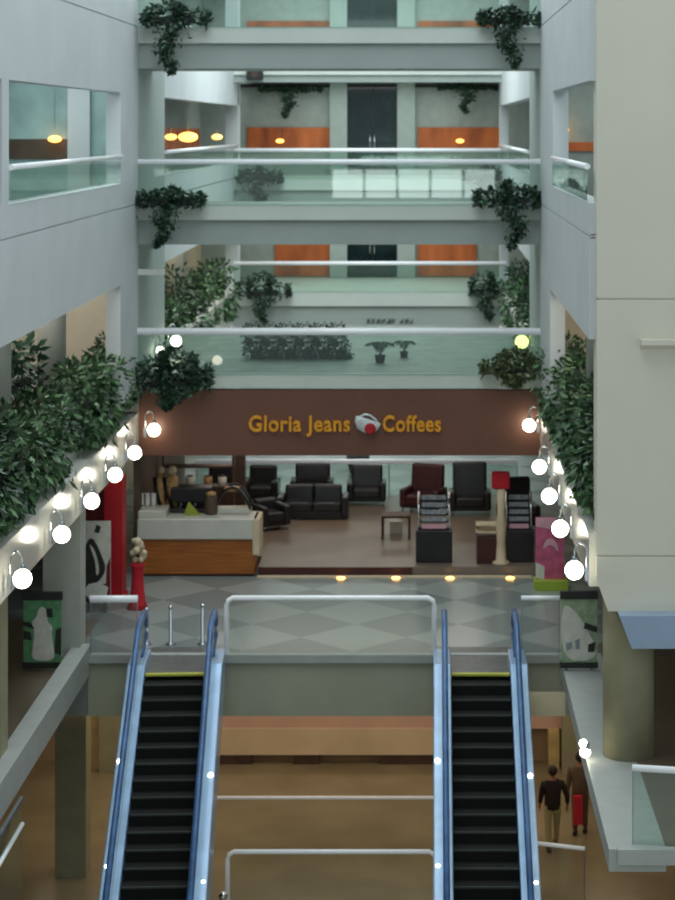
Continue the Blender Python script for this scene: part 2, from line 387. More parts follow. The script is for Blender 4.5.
# near walkways (bridges)
bridges = [('lowest', L2, 4.35, 4.2), ('middle', L3, 8.21, 7.64), ('top', L4, 12.28, 11.7)]
for nm, z, zf, zb in bridges:
    b = MB(); b.box(XL, XR, YB, YB+.12, zf, z+.02)
    yd = 55 if nm == 'lowest' else 48.4
    b.box(XL, XR, YB+.12, yd, z-.3, z, 1)
    struct('walkway_' + nm, b, [M['fascia'], M['deck']], 'pale fascia and deck of the %s near walkway' % nm, 'walkway')
    if nm != 'lowest':
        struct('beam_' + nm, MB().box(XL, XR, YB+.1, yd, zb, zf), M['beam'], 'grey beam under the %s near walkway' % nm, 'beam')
for nm, z, zf, zb in (('lowest', L2, 4.17, 3.5), ('middle', L3, 8.17, 7.7), ('top', 12.45, 12.15, 11.9)):
    struct('walkway_far_' + nm, MB().box(XL, XR+.15, YF, YF+.15, zf, z).box(XL, XR+.15, YF+.15, YW, z-.3, z-.01), M['fascia'], 'pale fascia and deck of the %s far walkway' % nm, 'walkway')
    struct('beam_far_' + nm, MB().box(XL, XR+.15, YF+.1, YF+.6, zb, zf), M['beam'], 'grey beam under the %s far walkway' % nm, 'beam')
struct('trim_31', MB().box(XL, -5.98, YB-.03, YB+.02, 6.95, 7.08), M['white'], 'small white ledge on the left grey pier', 'trim')

# right near block
b = MB()
for z0, z1 in ((3.5, 7.585), (7.615, 16)): b.box(2.75, 9, 32, 32.6, z0, z1)
b.prism([(2.75, 3.1), (2.93, 2.6), (9, 2.6), (9, 3.475), (2.75, 3.475)], 'y', 32, 32.6)
b.box(2.78, 9, 32.03, 32.6, 3.4, 7.7)
struct('wall_block_right', b, M['wall_r'], 'large beige panelled wall block at the right edge', 'wall')
struct('trim_32', MB().prism([(31.8, 6.88), (32, 6.8), (32, 6.96), (31.8, 6.96)], 'x', 3.44, 9), M['wall_r'], 'thin ledge on the beige wall block', 'trim')
b = MB(); b.prism([(3.08, 2.6), (3.28, 2.08), (9, 2.08), (9, 2.6)], 'y', 31.7, 32.5)
struct('trim_33', b, M['bluebox'], 'blue grey soffit box under the beige wall block', 'trim')
b = MB(); b.lathe([(.42, 0), (.42, 2.62)], (3.35, 32.95, 0), 28)
struct('pillar_right_round', b, M['tancol'], 'tan round column under the beige wall block', 'column')
struct('wall_gallery_low_right', MB().box(3.9, 9, 40, 40.2, 0, 2.9), M['galfloor'], 'brown wall of the right cafe level gallery', 'wall')
struct('floor_right_gallery', MB().box(XR+.8, 9, 28.7, 40, 0.0, 0.015), M['galfloor'], 'brown floor of the right cafe level gallery', 'floor')
struct('floor_left_gallery', MB().box(-14, XL-.25, 22, 42, 0.0, 0.015), M['galfloor'], 'brown floor of the left cafe level gallery', 'floor')
struct('ceiling_low_right', MB().box(XR+.35, 9, 32.6, 46, 2.9, 3.0), M['lip'], 'soffit above the right cafe level gallery', 'ceiling')
struct('ceiling_low_left', MB().box(-14, XL-.3, 20, 46, 2.9, 2.95), M['lip'], 'soffit above the left cafe level gallery', 'ceiling')

# pillars
def column(name, x, y, r, z0, z1, m, label):
    struct(name, MB().lathe([(r, z0), (r, z1)], (x, y, 0), 24), m, label, 'column')
column('pillar_gallery', -7.75, 41.5, .3, L2, L3-.45, M['column'], 'grey round column among the left plants')
column('pillar_gallery', -7.65, 35.5, .3, L2, L3-.45, M['column'], 'grey round column at the left picture edge')
column('pillar_gallery', 3.35, 38.6, .24, L2, L3-.45, M['column'], 'grey round column behind the right plants')
for i, y in enumerate((53.5, 60.0)):
    column('pillar_far_gallery', -7.5, y, .3, L2, L3-.45, M['column'], 'round column behind the far left plants')
struct('pillar_square', MB().box(-7.45, -6.72, 39.0, 39.6, 0, 2.93), M['column'], 'grey square pillar behind the left poster stand', 'pillar')
struct('pillar_tan', MB().box(-7.3, -6.82, 32.1, 32.7, 0.015, 2.93), M['tancol'], 'tan square pillar at the left picture edge', 'pillar')

# ------------------------------------------------------------------ RAILINGS
def railing(label, p0, p1, z, h=1.0, r=.045, gm='glass', npan=3, z0=0.0, posts=True, group=None, ends=False):
    p0 = Vector((p0[0], p0[1], 0)); p1 = Vector((p1[0], p1[1], 0)); L = (p1-p0).length
    t = thing('glass_railing', label, 'railing', (p0.x, p0.y, z), math.atan2(p1.y-p0.y, p1.x-p0.x), group)
    w = L/npan
    for i in range(npan):
        MB().quad([(i*w, 0, z0), ((i+1)*w-.002, 0, z0), ((i+1)*w-.002, 0, h-.02), (i*w, 0, h-.02)]).build('glass_panel', M[gm], t)
    if ends:
        pts = [(0, 0, z0), (0, 0, h-.14), (.03, 0, h-.05), (.12, 0, h), (L-.12, 0, h), (L-.03, 0, h-.05), (L, 0, h-.14), (L, 0, z0)]
        MB().tube(pts, r, 10).build('handrail', M['rail'], t)
    else:
        MB().tube([(0, 0, h), (L, 0, h)], r, 10).build('handrail', M['rail'], t)
    if posts:
        for i in range(npan+1):
            MB().box(i*w-.015 if i else .0, i*w+.015 if i < npan else L, -.015, .015, z0, h-.03).build('post', M['steel'], t)
    return t
for nm, z, hh, r in (('lowest near walkway above the cafe sign', L2, 1.0, .085), ('middle near walkway', L3, 1.0, .065), ('top near walkway', L4, 1.0, .05)):
    railing('green glass railing with white handrail on the ' + nm, (XL, YB-.02), (XR, YB-.02), z, hh, r, posts=False, npan=4)
for nm, z, hh in (('lowest far walkway', L2, 1.0), ('middle far walkway', L3, 1.0), ('top far walkway', 12.45, 1.0)):
    railing('glass railing with white handrail on the ' + nm, (XL, YF-.02), (XR+.15, YF-.02), z, hh, .07 if z > 0 else .05, posts=False, npan=4)
railing('clear glass railing between the two escalator tops', (-3.88, 39.12), (0.18, 39.12), 0.04, 1.1, .05, 'glassd', 2, ends=True, posts=False)
railing('short glass railing left of the left escalator', (XL+.05, 39.12), (-5.62, 39.12), 0.04, 1.08, .07, 'glassd', 1)
railing('short glass railing right of the right escalator', (1.88, 39.12), (XR-.02, 39.12), 0.04, 1.1, .045, 'glassd', 1)
railing('glass railing at the lower right corner below the beige block', (2.98, 28.75), (6.4, 28.1), 0.04, 1.1, .05, 'glass', 2, posts=True)
railing('nearer glass railing on the lowest floor between the escalators', (-3.8, 38.5), (.2, 38.5), L0, 1.1, .045, 'glassd', 2, ends=True, posts=False)
railing('farther glass railing on the lowest floor between the escalators', (-5.0, 41.6), (.3, 41.6), L0, 1.1, .035, 'glassd', 3, posts=False)
railing('low glass railing in front of the two people', (2.15, 39.1), (3.1, 38.8), L0, 1.05, .04, 'glassd', 1)
railing('glass railing on the lowest floor behind the people', (2.1, 41.9), (3.45, 41.9), L0, 1.1, .04, 'glassd', 2) if 0 else None
railing('glass railing of the left upper opening', (XL+.02, 43.3), (XL+.02, 31.75), L3, 1.16, .05, 'glass', 5, z0=.6, posts=False)
railing('glass railing of the right upper opening', (XR-.02, 41.3), (XR-.02, 32.4), L3, 1.16, .05, 'glass', 4, z0=.6, posts=False)
railing('glass railing of the far left opening', (XL+.02, 70.4), (XL+.02, 50.8), L3, 1.16, .05, 'glass', 5, z0=.6, posts=False)
railing('glass railing of the far right opening', (XR-.02, 70.4), (XR-.02, 50.8), L3, 1.16, .05, 'glass', 5, z0=.6, posts=False)
railing('white topped rail at the back of the cafe', (XL+.3, 55.0), (XR-.1, 55.0), 0.2, .95, .07, 'glass', 5)

t = thing('glass_screen', 'pale blue glass screen hanging under the left gallery curb at the picture edge', 'glass screen', (-6.45, 30.6, -.36))
for i in range(2): MB().quad([(0, -1.4+i*1.42, -1.5), (0, -1.4+i*1.42+1.4, -1.5), (0, -1.4+i*1.42+1.4, 0), (0, -1.4+i*1.42, 0)]).build('glass_panel', M['glass'], t)
MB().tube([(0, -1.4, -.45), (0, 1.42, -.45)], .04, 8).build('rail', M['rail'], t); MB().box(-.03, .03, -1.4, 1.42, -.06, 0.0).build('channel', M['steel'], t)
# ------------------------------------------------------------------ ESCALATORS
def escalator(x, yaw, label):
    # local frame: origin at comb on top landing; goes down toward -y
    t = thing('escalator', label, 'escalator', (x, 37.7, 0), yaw)
    run, rise = .33, .19; N = 24
    dy, dz = -N*run, -N*rise; hw = .55
    # landing plate + comb
    MB().box(-.62, .62, .1, 2.0, .0, .03).build('landing_plate', M['plate'], t)
    MB().box(-hw, hw, 0.0, .1, .0, .04).build('comb_edge', M['yellow'], t)
    for i in range(N):
        s = MB(); y1 = -i*run; z1 = -(i+.35)*rise
        s.box(-hw, hw, y1-run, y1, z1-rise*1.5, z1-.012)
        s.box(-hw, hw, y1-run-.008, y1-run+.03, z1-.03, z1, 1)
        s.build('step', [M['step'], M['steplip']], t)
    sl = dz/dy
    for sx in (-1, 1):
        a, b2 = (hw+.01)*sx, (hw+.34)*sx
        # deck and skirt following the slope
        pr = [(1.2, .06), (1.2, -.5), (.15, -.95), (dy-.3, dz-.95), (dy-.3, dz+.12), (.0, .14), (.1, .2), (1.2, .2)]
        MB().prism(pr, 'x', min(a, b2), max(a, b2)).build('side_deck', M['escblue'], t, bevel=.02)
        c = (hw+.13)*sx
        # inner panel
        pr = [(1.25, .2), (1.35, .45), (1.25, .82), (.1, .86), (dy-.2, dz+.86), (dy-.2, dz+.1), (0, .15)]
        MB().prism(pr, 'x', c-.012, c+.012).build('glass_balustrade', M['glass'], t)
        # handrail loop
        pts = [(c, .6, .2), (c, 1.25, .3), (c, 1.45, .42), (c, 1.5, .6), (c, 1.42, .8), (c, 1.2, .92), (c, .7, .95), (c, .1, .93), (c, -.15, .83), (c, dy-.2, dz+.93)]
        MB().tube(pts, [.035]*2+[.055]*8, 10).build('handrail', M['escdark'], t)
        # support rail under handrail
        pts = [(c, 1.3, .84), (c, .1, .87), (c, -.13, .78), (c, dy-.2, dz+.87)]
        MB().tube(pts, .04, 8).build('handrail_channel', M['escblue'], t)
        for k in range(2, 8, 2):
            yy = -k*1.0-.3*(sx > 0); MB().sphere((c+.14*sx, yy, yy*sl+.19), .045, 8).build('deck_light', M['globe'], t)
    MB().prism([(1.2, -.55), (.1, -.97), (dy-.3, dz-.97), (dy-.3, dz-.5), (1.2, -.2)], 'x', -hw, hw).build('truss', M['slabface'], t)
    return t
escalator(-4.72, math.radians(2.6), 'left blue sided escalator going down with dark steps')
escalator(1.05, math.radians(-.2), 'right blue sided escalator going down with dark steps')

# ------------------------------------------------------------------ PLANTS
def leaf(bm, c, d, L, W, mi=0):
    d = d.normalized(); up = Vector((random.uniform(-1,1), random.uniform(-1,1), random.uniform(-.2,1)))
    s = d.cross(up)
    if s.length < 1e-3: return
    s.normalize(); nrm = s.cross(d)
    pts = [c, c+d*L*.5+s*W*.5-nrm*W*.15, c+d*L-nrm*L*.12, c+d*L*.5-s*W*.5-nrm*W*.15]
    f = bm.faces.new([bm.verts.new(p) for p in pts])
def bush_mesh(name, n, rx, ry, z0, z1, hang, lobes, L=.17, m='leaf', seed=1, side=1):
    """bushy crown z0..z1 with trailing part down to -hang on the +x side"""
    random.seed(seed); bm = bmesh.new()
    cs = []
    for i in range(lobes):
        cs.append((Vector((random.uniform(-rx, rx)*.6, random.uniform(-ry, ry)*.7, random.uniform(z0, z1*.8))), random.uniform(.25, .45)*(z1-z0)*.8))
    for i in range(n):
        if hang and i % 3 == 0:
            k = random.random()
            p = Vector((rx*.55+random.gauss(0, .13), random.uniform(-ry, ry), -hang*k**.8))
            d = Vector((random.uniform(-.3, .9), random.uniform(-.7, .7), random.uniform(-1.2, -.1)))
        else:
            c, r = random.choice(cs)
            v = Vector((random.gauss(0,1), random.gauss(0,1), random.gauss(0,1))).normalized()
            p = c + v*r*random.uniform(.55, 1.1); d = v + Vector((random.uniform(-.5,.5), random.uniform(-.5,.5), random.uniform(-.7,.4)))
        leaf(bm, p, d, L*random.uniform(.6, 1.4), L*random.uniform(.35, .6))
    me = bpy.data.meshes.new(name); bm.to_mesh(me); bm.free(); me.materials.append(M[m]); return me
def stems_mesh(name, n, rx, ry, z0, z1, seed):
    random.seed(seed); b = MB()
    for i in range(n):
        x, y = random.uniform(-rx, rx)*.5, random.uniform(-ry, ry)*.5
        b.tube([(x*.4, y*.4, -.1), (x*.8, y*.8, z1*.25), (x*1.3, y*1.3, z1*.42)], [.03, .02, .008], 6)
    o = b.build(name, M['bark']); me = o.data; bpy.data.objects.remove(o); return me
BM = []
for i in range(4):
    BM.append((bush_mesh('planter_bush', 850, .42, .5, -.05, .95 + .35*(i % 2), .5, 7, .17, 'leafd' if i == 3 else 'leaf', 11+i), stems_mesh('stems', 7, .6, .6, 0, 1.1, 31+i)))
def put_bush(k, loc, label, group, mir=1, sc=1.0, cat='plant', name='planter_bush'):
    fm, sm = BM[k % 4]
    t = thing(name, label, cat, loc, 0, group); t.scale = (sc*mir, sc, sc)
    a = bpy.data.objects.new('foliage', fm); C.objects.link(a); a.parent = t
    s = bpy.data.objects.new('stem', sm); C.objects.link(s); s.parent = t
    return t
ORD = ['nearest', 'second nearest', 'third nearest', 'fourth nearest', 'fifth nearest', 'sixth nearest', 'seventh nearest', 'eighth nearest', 'ninth nearest', 'tenth nearest', 'eleventh nearest', 'twelfth nearest', 'thirteenth nearest', 'fourteenth nearest', 'fifteenth nearest', 'sixteenth nearest', 'seventeenth nearest', 'eighteenth nearest']
random.seed(3)
k = 0
y = 29.4
while y < 45.6:
    dx = .0
    q = .85 + .3*random.random()
    if y > 43.6: q *= .8
    if 36.2 < y < 39.6: q = .62
    put_bush([0, 1, 2, 3, 1, 0, 2][k % 7], (-6.98+dx, y, 4.55), 'green bush trailing over the left gallery planter, %s to the camera' % ORD[k], 'bushes in the left gallery planter', 1, q); k += 1
    y += .95
y = 32.9; k = 0
while y < 45.6:
    put_bush(k+1, (3.08, y, 4.55), 'green bush trailing over the right gallery planter, %s to the camera' % ORD[k], 'bushes in the right gallery planter', -1, .82+.25*random.random()); k += 1
    y += 1.0
for i, y in enumerate((51.5, 53.6, 55.8, 58, 60.4, 63, 66)):
    put_bush(i, (-6.95, y, 4.7), 'leafy bush in the far left planter behind the walkway, %s of seven' % ORD[i], 'bushes in the far left planter', 1, 1.0+.3*(i % 3 == 0))
    put_bush(i+1, (3.0, y, 4.7), 'leafy bush in the far right planter behind the walkway, %s of seven' % ORD[i], 'bushes in the far right planter', -1, 1.0)
# back layer bushes, darker, deeper in the left gallery
for i, y in enumerate((31.5, 33.6, 35.4, 37.5, 39.8)):
    put_bush(3, (-8.0, y, L2+.1), 'dark bush standing deeper behind the left planter, %s of five' % ORD[i], 'dark bushes behind the left planter', 1, 1.3)
# hanging plants on walkway ends
def trailing(name_label, x, y, z, w, h, drop, seed, m='leafd', dx=0.0, nleaf=900):
    t = thing('trailing_plant', name_label, 'plant', (x, y, z))
    random.seed(seed); bm = bmesh.new()
    for i in range(nleaf):
        a = random.gauss(0, .42)*w; a = max(-w*.62, min(w*.62, a))
        p = Vector((a + .12*math.sin(a*9+seed), random.uniform(-.22, .22), random.uniform(-.18, .9)*h*(1-abs(a)/w*.9)))
        leaf(bm, p, Vector((random.uniform(-1,1), random.uniform(-1,.6), random.uniform(-.8,.8))), random.uniform(.09,.2), random.uniform(.05,.1))
    me = bpy.data.meshes.new('foliage'); bm.to_mesh(me); bm.free(); me.materials.append(M[m])
    o = bpy.data.objects.new('foliage', me); C.objects.link(o); o.parent = t
    bm = bmesh.new()
    for i in range(nleaf//2):
        kk = random.random()**.8
        p = Vector((dx*kk + .1*math.sin(kk*7+seed) + random.gauss(0, .17*(1-kk)+.03), -.22+random.uniform(-.1,.08), -kk*drop))
        leaf(bm, p, Vector((random.uniform(-.8,.8), random.uniform(-.8,.2), random.uniform(-1.2,.1))), random.uniform(.08,.17), random.uniform(.05,.09))
    me = bpy.data.meshes.new('trailing_vine'); bm.to_mesh(me); bm.free(); me.materials.append(M[m])
    o = bpy.data.objects.new('trailing_vine', me); C.objects.link(o); o.parent = t
    MB().box(-w*.42, w*.42, -.12, .12, -.06, .1).build('pot', M['darkpot'], t)
    return t
def PX(px, py, Y): s = F/Y; return ((px-425)/s, Y, HC-(py-127)/s)
for lab, px, py, w, h, drop, dx, sd in (
    ('dark vine hanging from the left end of the top near walkway', 171, 22, 1.15, .55, 1.15, -.05, 1),
    ('dark vine hanging from the right end of the top near walkway', 507, 22, 1.15, .42, 1.0, .1, 2),
    ('dark vine hanging from the left end of the middle near walkway', 170, 203, 1.25, .38, .95, -.25, 3),
    ('dark vine hanging from the right end of the middle near walkway', 511, 203, 1.05, .6, 1.0, .1, 4)):
    x, y, z = PX(px, py, YB-.25); trailing(lab, x, y, z, w, h, drop, sd, dx=dx)
x, y, z = PX(172, 385, YB-.3); trailing('leafy plant spilling over the left end of the brown cafe fascia', x, y, z, 1.35, 1.0, .45, 5, 'leafd', nleaf=1800)
x, y, z = PX(515, 372, YB-.25); trailing('leafy plant spilling at the right end of the brown cafe fascia', x, y, z, 1.1, .6, .25, 6, 'leafo', nleaf=1200)
for lab, px, py, w, h, drop, sd in (
    ('vine hanging at the left end of the lowest far walkway', 262, 294, 1.3, .9, .9, 7),
    ('vine hanging at the right end of the lowest far walkway', 487, 292, 1.0, .8, .9, 8),
    ('vine hanging at the left end of the middle far walkway', 259, 180, 1.3, .5, .9, 9),
    ('vine hanging at the right end of the middle far walkway', 488, 178, 1.0, .5, .8, 10),
    ('dark vine hanging from a basket under the left far soffit', 288, 90, 1.8, .15, 1.0, 11),
    ('dark vine hanging from a basket under the right far soffit', 466, 88, 1.8, .15, .9, 12)):
    x, y, z = PX(px, py, YF-.3 if sd < 11 else YW-.6); trailing(lab, x, y, z, w, h, drop, sd)
# shrubs on the lowest near walkway deck
random.seed(5)
for i, px in enumerate((256, 273, 290, 307, 324, 341)):
    x, y, z = PX(px, 365, 49.2)
    t = put_bush(3, (x, y, L2+.17), 'dark potted shrub on the deck above the cafe, %s from the left' % ('first', 'second', 'third', 'fourth', 'fifth', 'sixth')[i], 'shrubs on the deck above the cafe', 1, .56, name='potted_shrub')
    MB().lathe([(.2, -.32), (.3, 0.1), (.26, .1)], n=14).build('pot', M['darkpot'], t)
def palm(loc, label, h=.5, n=10, sc=1.0, seed=1):
    t = thing('potted_palm', label, 'plant', loc); random.seed(seed)
    MB().lathe([(.16*sc, 0), (.22*sc, .3*sc), (.2*sc, .3*sc)], n=14).build('pot', M['darkpot'], t)
    MB().tube([(0, 0, .25*sc), (.02, 0, h)], .025, 6).build('stem', M['bark'], t)
    bm = bmesh.new()
    for i in range(n):
        a = 2*PI*i/n; R = .5*sc
        for j in range(14):
            q = j/13; p = Vector((math.cos(a)*R*q, math.sin(a)*R*q, h+.3*sc*math.sin(q*2.4)))
            for sg in (-1, 1):
                leaf(bm, p, Vector((math.cos(a)-sg*math.sin(a)*1.2, math.sin(a)+sg*math.cos(a)*1.2, -.5)), .2*sc, .05*sc)
    me = bpy.data.meshes.new('fronds'); bm.to_mesh(me); bm.free(); me.materials.append(M['leafd'])
    o = bpy.data.objects.new('fronds', me); C.objects.link(o); o.parent = t
    return t
x, y, z = PX(380, 362, 48.4); palm((x, y, L2), 'dark potted palm on the deck above the cafe', .3, 10, .62, 3)
x, y, z = PX(404, 362, 49.5); palm((x, y, L2), 'smaller dark potted palm right of the other one on the deck', .25, 9, .5, 4)
x, y, z = PX(358, 463, 60); palm((x, y, 0), 'green potted palm standing behind the cafe', .9, 11, 1.6, 8)

# ------------------------------------------------------------------ LAMPS
def lamp(x, y, z, sgn, label, group, mk='globe', r=.15):
    """sgn: direction from wall into the void (+1 left wall, -1 right wall)"""
    t = thing('globe_lamp', label, 'lamp', (x, y, z), 0, group)
    MB().sphere((0, 0, 0), r, 14).build('globe', M[mk], t)
    MB().lathe([(.035, r-.01), (.06, r+.03), (.02, r+.08)], n=10).build('socket', M['steel'], t)
    pts = [(0, 0, r+.07)]
    for i in range(9):
        a = PI*i/8; pts.append((-sgn*.1*(1-math.cos(a)), 0, r+.12+.16*math.sin(a)))
    MB().tube(pts+[(-sgn*.2, 0, -.05)], .018, 6).build('arm', M['chrome'], t)
    MB().box(-.03-.2*sgn, .03-.2*sgn, -.06, .06, -.16, .06).build('mount', M['chrome'], t)
    return t
ll = [(31.3, 22), (34.7, 62), (37.8, 92), (40.65, 115), (43.4, 136), (45.75, 155)]
names = ['nearest', 'second nearest', 'third nearest', 'fourth nearest', 'fifth nearest', 'sixth nearest']
for i, (Y, px) in enumerate(ll):
    lamp(-6.3 if i < 5 else -6.2, Y, 3.28 if i < 5 else 3.42, 1, 'lit white globe lamp under the left planter, %s to the camera' % names[i] if i < 5 else 'lit white globe lamp at the left end of the brown cafe sign', 'globe lamps along the left planter')
rl = [(31.9, 0), (35.2, 0), (38.3, 0), (41.6, 0), (45.7, 0)]
for i, (Y, px) in enumerate(rl):
    lamp(2.38, Y, 3.28 if i < 4 else 3.53, -1, 'lit white globe lamp under the right planter, %s to the camera' % names[i] if i < 4 else 'lit white globe lamp at the right end of the brown cafe sign', 'globe lamps along the right planter')
for i, Y in enumerate((62.5, 66.2)):
    lamp(-6.3, Y, 3.35, 1, 'lit globe lamp on the far left fascia, %s of two' % ('nearer', 'farther')[i], 'far globe lamps on the left')
    lamp(2.42, Y, 3.35, -1, 'lit globe lamp on the far right fascia, %s of two' % ('nearer', 'farther')[i], 'far globe lamps on the right', r=.13)
lamp(-6.25, 50.2, 4.98, 1, 'lit globe lamp on the left grey pier behind the walkway glass', 'pier lamps', r=.14)
lamp(-6.42, 48.5, 4.93, 1, 'small lit globe lamp left of the pier lamp', 'pier lamps', r=.1)
lamp(2.42, 50.0, 4.98, -1, 'yellowish lit globe lamp on the right grey pier behind the glass', 'pier lamps', 'globey', .17)
# small lamp on right gallery edge
t = thing('wall_light', 'small bright double globe light on the right gallery edge', 'lamp', (2.58, 32.6, .22))
MB().sphere((0, 0, .08), .07, 10).sphere((.03, 0, -.06), .09, 10).build('globe', M['globe'], t); MB().box(.03, .1, -.05, .05, -.1, .1).build('mount', M['steel'], t)
# amber lamps
def amber(x, y, z, label, group, w=.34):
    t = thing('amber_lamp', label, 'lamp', (x, y, z), 0, group)
    MB().sphere((0, 0, 0), w/2, 12, sc=(1, .6, .5)).build('lamp_shade', M['amberlamp'], t)
    MB().tube([(0, 0, .05), (0, 0, max(.3, 12.18-z))], .007, 6).build('rod', M['steel'], t)
amber(-9.2, 49.7, 10.05, 'amber lamp standing in for a warm reflection behind the left upper opening', 'amber lamps')  # glowing shade stands in for a warm reflection at this spot
amber(3.35, 49.7, 10.28, 'amber lamp behind the right upper opening', 'amber lamps', .45)
for i, px in enumerate((171, 188, 217)):
    x, y, z = PX(px, 137, 58+i*3); amber(x, y, z, 'amber lamp in the far left opening, %s of three' % ('leftmost', 'middle and brightest', 'rightmost')[i], 'amber lamps', (.35, .6, .35)[i])
for px, lab in ((280, 'left'), (460, 'right')):
    x, y, z = PX(px, 141, YW-.5); amber(x, y, z, 'amber lamp before the %s orange panel on the far wall' % lab, 'amber lamps', .3)
# speaker under far soffit
x, y, z = PX(255, 74, YF-.13)
t = thing('loudspeaker', 'dark box loudspeaker under the top far walkway', 'speaker', (x, y, z))
MB().box(-.28, .28, -.18, .18, -.2, .2).build('cabinet', M['black2'], t, bevel=.03); MB().lathe([(.12, 0), (.12, .02)], n=16).build('grille', M['dkbrown'], t).location = (0, -.19, 0)
t.children[1].rotation_euler = (PI/2, 0, 0)
MB().box(-.03, .03, 0, .3, .18, .26).build('bracket', M['steel'], t)

# ------------------------------------------------------------------ SIGN
def text_obj(name, txt, x, z, size, y, m, parent, ext=.04, off=.012, bold=True, width=None):
    cu = bpy.data.curves.new(name, 'FONT'); cu.body = txt; cu.size = size; cu.extrude = ext; cu.offset = off*.8; cu.space_character = 1.08
    o = bpy.data.objects.new(name, cu); C.objects.link(o)
    dg = bpy.context.evaluated_depsgraph_get(); dg.update()
    me = bpy.data.meshes.new_from_object(o.evaluated_get(dg)); bpy.data.objects.remove(o)
    xs = [v.co.x for v in me.vertices]; w0, w1 = min(xs), max(xs); k = (width/(w1-w0)) if width else 1
    for v in me.vertices: v.co.x = (v.co.x-w0)*k
    me.materials.clear(); me.materials.append(m)
    o = bpy.data.objects.new(name, me); C.objects.link(o); o.parent = parent
    o.location = (x, y, z); o.rotation_euler = (PI/2, 0, 0); return o
sg = thing('cafe_sign', 'wide brown cafe sign reading Gloria Jeans Coffees in amber letters', 'sign', (-2, YB, 2.8))
MB().box(XL+2.02, XR+2, -.02, .2, 0, 1.5).build('sign_board', M['brown'], sg)
s0 = F/(YB-.06)
def lx(px): return (px-425)/s0+2
zb = HC-(431-127)/s0-2.8
text_obj('lettering', 'Gloria Jeans', lx(249), zb, .5, -.06, M['sign'], sg, width=101/s0)
text_obj('lettering', 'Coffees', lx(383), zb, .5, -.06, M['sign'], sg, width=58/s0)
e = MB().lathe([(.05, -.2), (.2, -.16), (.29, -.02), (.3, .1), (.26, .12), (.2, .1)], n=24, sy=.25).build('cup_emblem', M['cup'], sg)
e.location = (lx(367), -.1, zb+.16); e.rotation_euler = (0, math.radians(18), 0)
MB().lathe([(.1, -.02), (.13, 0), (.1, .02)], n=16, sy=1).build('red_spot', M['red'], e); e.children[0].location = (.1, -.09, -.06); e.children[0].rotation_euler = (PI/2, 0, 0)
MB().tube([(-.2, 0, .12), (-.12, 0, .2), (0, 0, .22), (.14, 0, .17), (.22, 0, .12)], .025, 8).build('steam_curl', M['cup'], e)

# ------------------------------------------------------------------ CAFE
struct('floor_cafe', MB().box(-3.85, XR, YB+.15, 55.2, 0, .2).box(XL+.05, -3.85, 47.3, 55.2, 0, .2), M['cafefloor'], 'raised brown tiled cafe floor', 'floor')
struct('trim_34', MB().box(-3.85, -.3, YB+.08, YB+.15, 0, .2), M['plinth'], 'dark red step edge of the cafe floor', 'trim')
struct('trim_35', MB().box(-3.85, XR-.2, YB-.12, YB+.06, 0.0, .03), M['cream'], 'cream strip along the cafe front', 'trim')
struct('ceiling_cafe', MB().box(XL, XR, YB+.22, 55, 2.9, 3.0), M['dkbrown'], 'dark brown cafe ceiling', 'ceiling')
struct('wall_cafe_left', MB().box(XL-.15, XL, YB+.3, 55, 0, 2.9), M['cafewall'], 'brown left wall of the cafe', 'wall')
struct('pillar_cafe', MB().box(-4.75, -4.5, 50, 50.25, .2, 2.9), M['dkbrown'], 'dark brown post inside the cafe', 'pillar')
struct('wall_cafe_back', MB().box(XL, -4.9, 53.0, 53.1, 1.3, 2.9), M['pier'], 'grey glass screen behind the cafe counter', 'wall') if 0 else None

# counter
t = thing('service_counter', 'wood fronted cafe service counter with a white top band', 'counter', (-5.22, 46.4, 0))
MB().box(-1.35, 1.3, -.35, .45, .06, .88).build('wooden_front', M['wood'], t)
MB().box(-1.4, 1.36, -.42, .55, .86, 1.34).box(-1.4, -.75, -.3, .5, 1.33, 1.5).build('white_top', M['ctop'], t, bevel=.03)
MB().box(-1.3, 1.27, -.3, .4, 0, .07).build('plinth', M['plinth'], t)
MB().box(1.25, 1.42, -.44, .5, .5, 1.34).build('end_panel', M['cream'], t, bevel=.03)
ct = 1.34
def P2(px, Y): return (px-425)*Y/F
# things on counter
t = thing('pastry_case', 'curved dark framed pastry case at the right end of the counter', 'display case', (P2(233, 46.7), 46.75, ct))
ap = [(-.42+.84*i/10, 0, .12+.5*math.sin(PI*i/10)**.8) for i in range(11)]
b = MB(); 
for yy in (-.2, .25): b.tube([(p[0], yy, p[2]) for p in ap], .035, 8)
b.build('arched_frame', M['black2'], t); MB().box(-.42, .42, -.2, .25, 0, .12).build('base', M['ctop'], t, bevel=.02)
b = MB()
for i in range(10): b.quad([(ap[i][0], -.18, ap[i][2]), (ap[i+1][0], -.18, ap[i+1][2]), (ap[i+1][0], .23, ap[i+1][2]), (ap[i][0], .23, ap[i][2])])
b.build('curved_glass', M['glass'], t); MB().box(-.2, .15, -.1, .1, .5, .6).build('orange_tag', M['tan'], t)
t = thing('espresso_machine', 'black espresso machine in the middle of the counter', 'coffee machine', (P2(190, 46.8), 46.95, ct))
MB().box(-.45, .5, -.2, .3, .22, .58).build('body', M['black2'], t, bevel=.04); MB().box(-.45, .5, -.3, .3, 0, .1).build('drip_tray', M['black2'], t, bevel=.02)
MB().box(-.45, .5, .1, .3, .1, .25).build('back_panel', M['dkbrown'], t)
for xx in (-.22, .12, .36): MB().lathe([(.04, .12), (.05, .22)], (xx, -.1, 0), 10).tube([(xx, -.12, .15), (xx, -.3, .13)], .016, 6).build('group_head', M['steel'], t)
t = tag(MB().prism([(-.2, 0), (.2, 0), (-.08, .32)], 'y', -.02, .02).build('tent_card', M['green']), 'lime green triangular card standing on the counter', 'sign'); t.location = (P2(192, 46.35), 46.4, ct)
